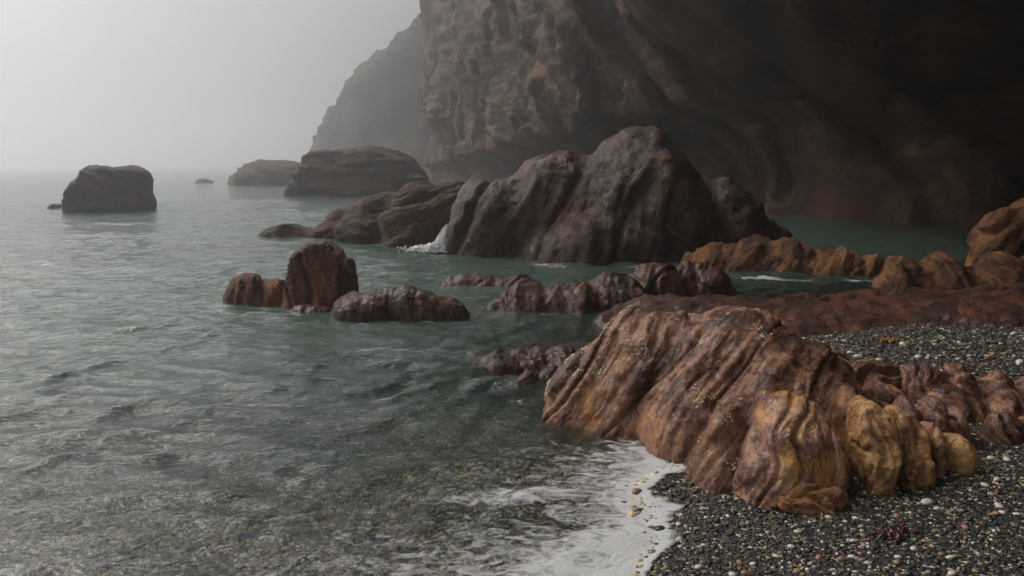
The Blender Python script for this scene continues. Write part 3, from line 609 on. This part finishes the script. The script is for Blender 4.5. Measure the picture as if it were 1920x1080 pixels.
def pebble(x, y, z, s, kn, rot):
    k = pr_.randint(4); o = bpy.data.objects.new('pebble', pebmesh[kn, k]); COL.objects.link(o)
    o.location = (x, y, z + 0.3 * s); o.scale = (s, s, s); o.rotation_euler = (pr_.normal(0, .15), pr_.normal(0, .15), rot)
    lab = [q[2] for q in KINDS if q[0] == kn][0]
    tag(o, lab, 'pebble', kn + ' pebbles scattered on the shingle'); return o
for i in big:
    kn = ['white', 'slate', 'tan', 'pink'][pr_.choice(4, p=[.36, .34, .22, .08])]
    pebble(px[i], py[i], pz[i], ps[i] * 0.95, kn, pr_.uniform(0, 6.28))

# pebbles that stand out by their size
def big_pebble(x, y, s_, kn, lab, rot):
    o = pebble(x, y, float(bed_z(np.array([x]), np.array([y]))[0]), s_, kn, rot); o['label'] = lab; del o['group']
big_pebble(2.76, 5.02, 0.030, 'white', 'large oval cream pebble on dark shingle in front of the ochre blocks', 0.1)
big_pebble(2.49, 4.86, 0.022, 'pink', 'pinkish egg shaped pebble between ochre blocks and large oval pebble', 0.7)
big_pebble(3.62, 5.75, 0.026, 'white', 'long cream pebble beside the last stub of the folded boulder', 0.2)
# scraps of seaweed
def weed(name, label, cx, cy_, n, spread, colr, seed):
    r = np.random.RandomState(seed); VV, FF = [], []
    for i in range(n):
        a = r.uniform(0, 6.28); x, y = cx + r.uniform(-1, 1) * spread, cy_ + r.uniform(-1, 1) * spread * 0.5; w = r.uniform(.006, .014); L = r.uniform(.05, .12)
        base = len(VV); bend = r.normal(0, .5)
        for k in range(7):
            t = k / 6; a2 = a + bend * t; px_, py_ = x + L * t * math.cos(a2), y + L * t * math.sin(a2)
            z = float(bed_z(np.array([px_]), np.array([py_]))[0]) + 0.018 + 0.014 * math.sin(t * 6 + i) + 0.01 * r.rand()
            ww = w * (0.4 + math.sin(math.pi * min(t + .1, 1)))
            VV += [(px_ - ww * math.sin(a2), py_ + ww * math.cos(a2), z), (px_ + ww * math.sin(a2), py_ - ww * math.cos(a2), z + .004)]
            if k: FF.append((base + 2 * k - 2, base + 2 * k - 1, base + 2 * k + 1, base + 2 * k))
    T = NT(name + '_frond'); b = T.n('ShaderNodeBsdfPrincipled'); b.inputs['Roughness'].default_value = 0.35
    tc = T.n('ShaderNodeTexCoord'); T.l(T.mix(T.noise(tc.outputs['Object'], 30, 3), tuple(c * .6 for c in colr), colr), b.inputs['Base Color']); T.l(b.outputs[0], T.out.inputs[0])
    V_ = np.array(VV); base_ = np.array([cx, cy_, float(bed_z(np.array([cx]), np.array([cy_]))[0])])
    me = mesh_from(name, V_ - base_, np.array(FF)); o = link(name, me, T.m, loc=base_); sm = o.modifiers.new('thickness', 'SOLIDIFY'); sm.thickness = 0.003
    tag(o, label, 'seaweed'); return o
weed('seaweed', 'dark red seaweed scrap lying on shingle in front of the boulder', 2.35, 4.62, 26, 0.09, (0.07, 0.015, 0.015), 2)
weed('seaweed', 'golden yellow seaweed tuft on the shingle behind the folded boulder', 4.72, 9.75, 40, 0.13, (0.32, 0.15, 0.02), 3)

# ------------------------------------------------------------------ foam
T = NT('foam'); geo = T.n('ShaderNodeNewGeometry'); P = geo.outputs['Position']
fa = T.n('ShaderNodeAttribute', attribute_name='foam').outputs['Fac']
mp = T.n('ShaderNodeMapping'); T.l(P, mp.inputs[0]); mp.inputs['Scale'].default_value = (0.8, 1.25, 1.0); mp.inputs['Rotation'].default_value = (0, 0, R(25))
lace = T.noise(mp.outputs[0], 7.0, 8, 0.66, 1.3); fine_ = T.noise(P, 45, 3, 0.6)
den = T.math('ADD', T.math('ADD', fa, T.math('MULTIPLY', T.math('SUBTRACT', lace, 0.5), 2.6)), T.math('MULTIPLY', T.math('SUBTRACT', fine_, 0.5), 0.5))
al = T.mrange(den, 0.32, 0.98, 0, 0.86)
d1 = T.n('ShaderNodeBsdfDiffuse'); d1.inputs[0].default_value = (0.62, 0.63, 0.64, 1)
bp = T.n('ShaderNodeBump'); bp.inputs['Strength'].default_value = 0.5; bp.inputs['Distance'].default_value = 0.02; T.l(T.math('ADD', den, T.math('MULTIPLY', fine_, .4)), bp.inputs['Height']); T.l(bp.outputs[0], d1.inputs['Normal'])
t1 = T.n('ShaderNodeBsdfTransparent'); mx = T.n('ShaderNodeMixShader'); T.l(al, mx.inputs[0]); T.l(t1.outputs[0], mx.inputs[1]); T.l(d1.outputs[0], mx.inputs[2]); T.l(mx.outputs[0], T.out.inputs[0])
M_foam = T.m
def foam_sheet(label, x0, x1, y0, y1, h, fn):
    gx = np.arange(x0, x1, h); gy = np.arange(y0, y1, h); A, B = np.meshgrid(gx, gy, indexing='ij')
    V, d = sea_points(A.ravel(), B.ravel(), np.hypot(A, B).ravel() * 0.0062)
    f = fn(V[:, 0], V[:, 1], d); V[:, 2] = np.maximum(V[:, 2], bed_z(V[:, 0], V[:, 1]) + 0.010) + 0.006
    Q = grid_faces(len(gx), len(gy)); Q = Q[(f[Q] > -0.55).any(1)]
    used, inv = np.unique(Q, return_inverse=True)
    me = mesh_from('sea_foam', V[used], inv.reshape(-1, 4)); attr(me, 'foam', f[used])
    o = link('sea_foam', me, M_foam); tag(o, label, 'foam', None, 'stuff'); return o
def shore_foam(x, y, d):
    wav = 0.10 * np.sin(x * 3.1 + y * 2.2) + 0.06 * np.sin(x * 7 - y * 5)
    e = np.clip(-d + wav, 0, 9)
    edge = 0.92 * np.exp(-(e / 0.36) ** 1.4) + 0.50 * np.exp(-(e / 1.4) ** 2)
    arm = 0.78 * np.exp(-((y - 5.62 - 0.10 * (x - 0.9)) / 0.20) ** 2) * sstep(-1.2, 0.1, x)          # tongue drawn out by the backwash
    arm2 = 0.70 * np.exp(-((y - 4.45 + 0.1 * np.sin(x * 4)) / 0.16) ** 2) * sstep(-1.1, 0.3, x)
    f = np.maximum(edge, np.maximum(arm, arm2)) + 0.12 * np.exp(-((y - 4.7) / 0.5) ** 2) * sstep(-2.4, -1.0, x) - 0.05
    f = np.where(d > 0.02, f - (d - 0.02) * 16, f)
    return f - sstep(6.5, 7.5, y) * 0.9 - sstep(-0.8, -2.2, x) * 0.6
foam_sheet('white lacy foam washing over the shingle edge by the folded boulder', -2.4, 1.9, 3.4, 7.6, 0.03, shore_foam)
def patch(cx, cy_, rx, ry, peak=0.9, rot=0):
    c, s = math.cos(rot), math.sin(rot)
    return lambda x, y, d: peak - 1.1 * (((x - cx) * c + (y - cy_) * s) / rx) ** 2 - 1.1 * ((-(x - cx) * s + (y - cy_) * c) / ry) ** 2
for lab, cx, cy_, rx, ry, pk in [('white foam streak in the channel before the tawny ridge', 5.7, 17.0, 1.1, .42, 1.0), ('short foam streak in the channel near the clefted rock', 7.35, 16.4, .6, .3, .95),
                                 ('broken foam below the huge boulder', 0.9, 19.0, 1.0, .45, .6), ('thin foam line beside the low dark red wet rock', -0.15, 8.95, .35, .12, .55),
                                 ('foam curl where the small dark rock meets the folded boulder', 0.05, 7.9, .3, .25, .35), ('foam fleck on the flank of the whaleback rock', -1.3, 12.2, .4, .12, .5),
                                 ('foam collar at the foot of the clefted upright rock', -3.5, 12.72, .55, .12, .5), ('foam wisps before the humped reef', 0.7, 12.65, .9, .14, .45), ('foam scraps drifting under the huge boulder', 3.2, 18.9, 1.1, .3, .55),
                                 ('foam line round the blocky sea stack', -20.8, 41.2, 2.2, .35, .45), ('foam fringe along the sloping ledge', -3.4, 24.1, 1.6, .4, .5)]:
    foam_sheet(lab, cx - 1.6 * rx, cx + 1.6 * rx, cy_ - 1.6 * ry, cy_ + 1.6 * ry, 0.03 if cy_ < 13 else 0.06, patch(cx, cy_, rx, ry, pk))

# splash where a wave breaks between the ledge and the huge boulder
sr = np.random.RandomState(9); n = 5200
t = sr.rand(n) ** 0.7
cxs = -1.80 - 1.35 * (1 - t) ** 1.0 * sr.rand(n) + sr.normal(0, .07, n); hgt_ = (0.13 + 0.62 * np.exp(-((cxs + 1.82) / 0.30) ** 2)) * sr.rand(n) ** 1.9
cys = 22.5 + sr.normal(0, .2, n) - 0.10 * hgt_
rs = np.exp(sr.normal(math.log(0.0115), .5, n)) * (1.5 - 0.9 * hgt_ / 0.65)
PV = pebble_verts(rs, rs, rs, rs * 0, cxs, cys, hgt_ + 0.01, sr.normal(0, .12, (n, 12, 1)))
PF = (IF[None] + (np.arange(n) * 12)[:, None, None]).reshape(-1, 3)
T = NT('spray'); b = T.n('ShaderNodeBsdfPrincipled'); b.inputs['Base Color'].default_value = (0.85, 0.87, 0.88, 1); b.inputs['Roughness'].default_value = 0.7; T.l(b.outputs[0], T.out.inputs[0])
o = link('wave_splash', mesh_from('wave_splash', PV.reshape(-1, 3), PF), T.m); tag(o, 'white splash of a wave breaking against the huge boulder', 'splash', None, 'stuff')
foam_sheet('white foam apron spreading from the wave splash', -3.2, -1.2, 21.9, 23.2, 0.05, patch(-2.2, 22.5, .85, .42, 1.0))

# ------------------------------------------------------------------ haze
hv = np.array([(x, y, z) for x in (-2700, 2700) for y in (-500, 2700) for z in (-3.5, 60.0)], float)
hf = np.array([(0, 1, 3, 2), (4, 6, 7, 5), (0, 4, 5, 1), (2, 3, 7, 6), (0, 2, 6, 4), (1, 5, 7, 3)])
hm = mesh_from('haze', hv, hf, False)
T = NT('sea_mist'); vol = T.n('ShaderNodeVolumePrincipled'); vol.inputs['Color'].default_value = (0.97, 0.98, 1, 1); vol.inputs['Density'].default_value = 0.0034; vol.inputs['Anisotropy'].default_value = 0.84
T.l(vol.outputs[0], T.out.inputs['Volume'])
hz_ = link('haze', hm, T.m); tag(hz_, 'pale sea mist filling the cove', 'mist', None, 'stuff')
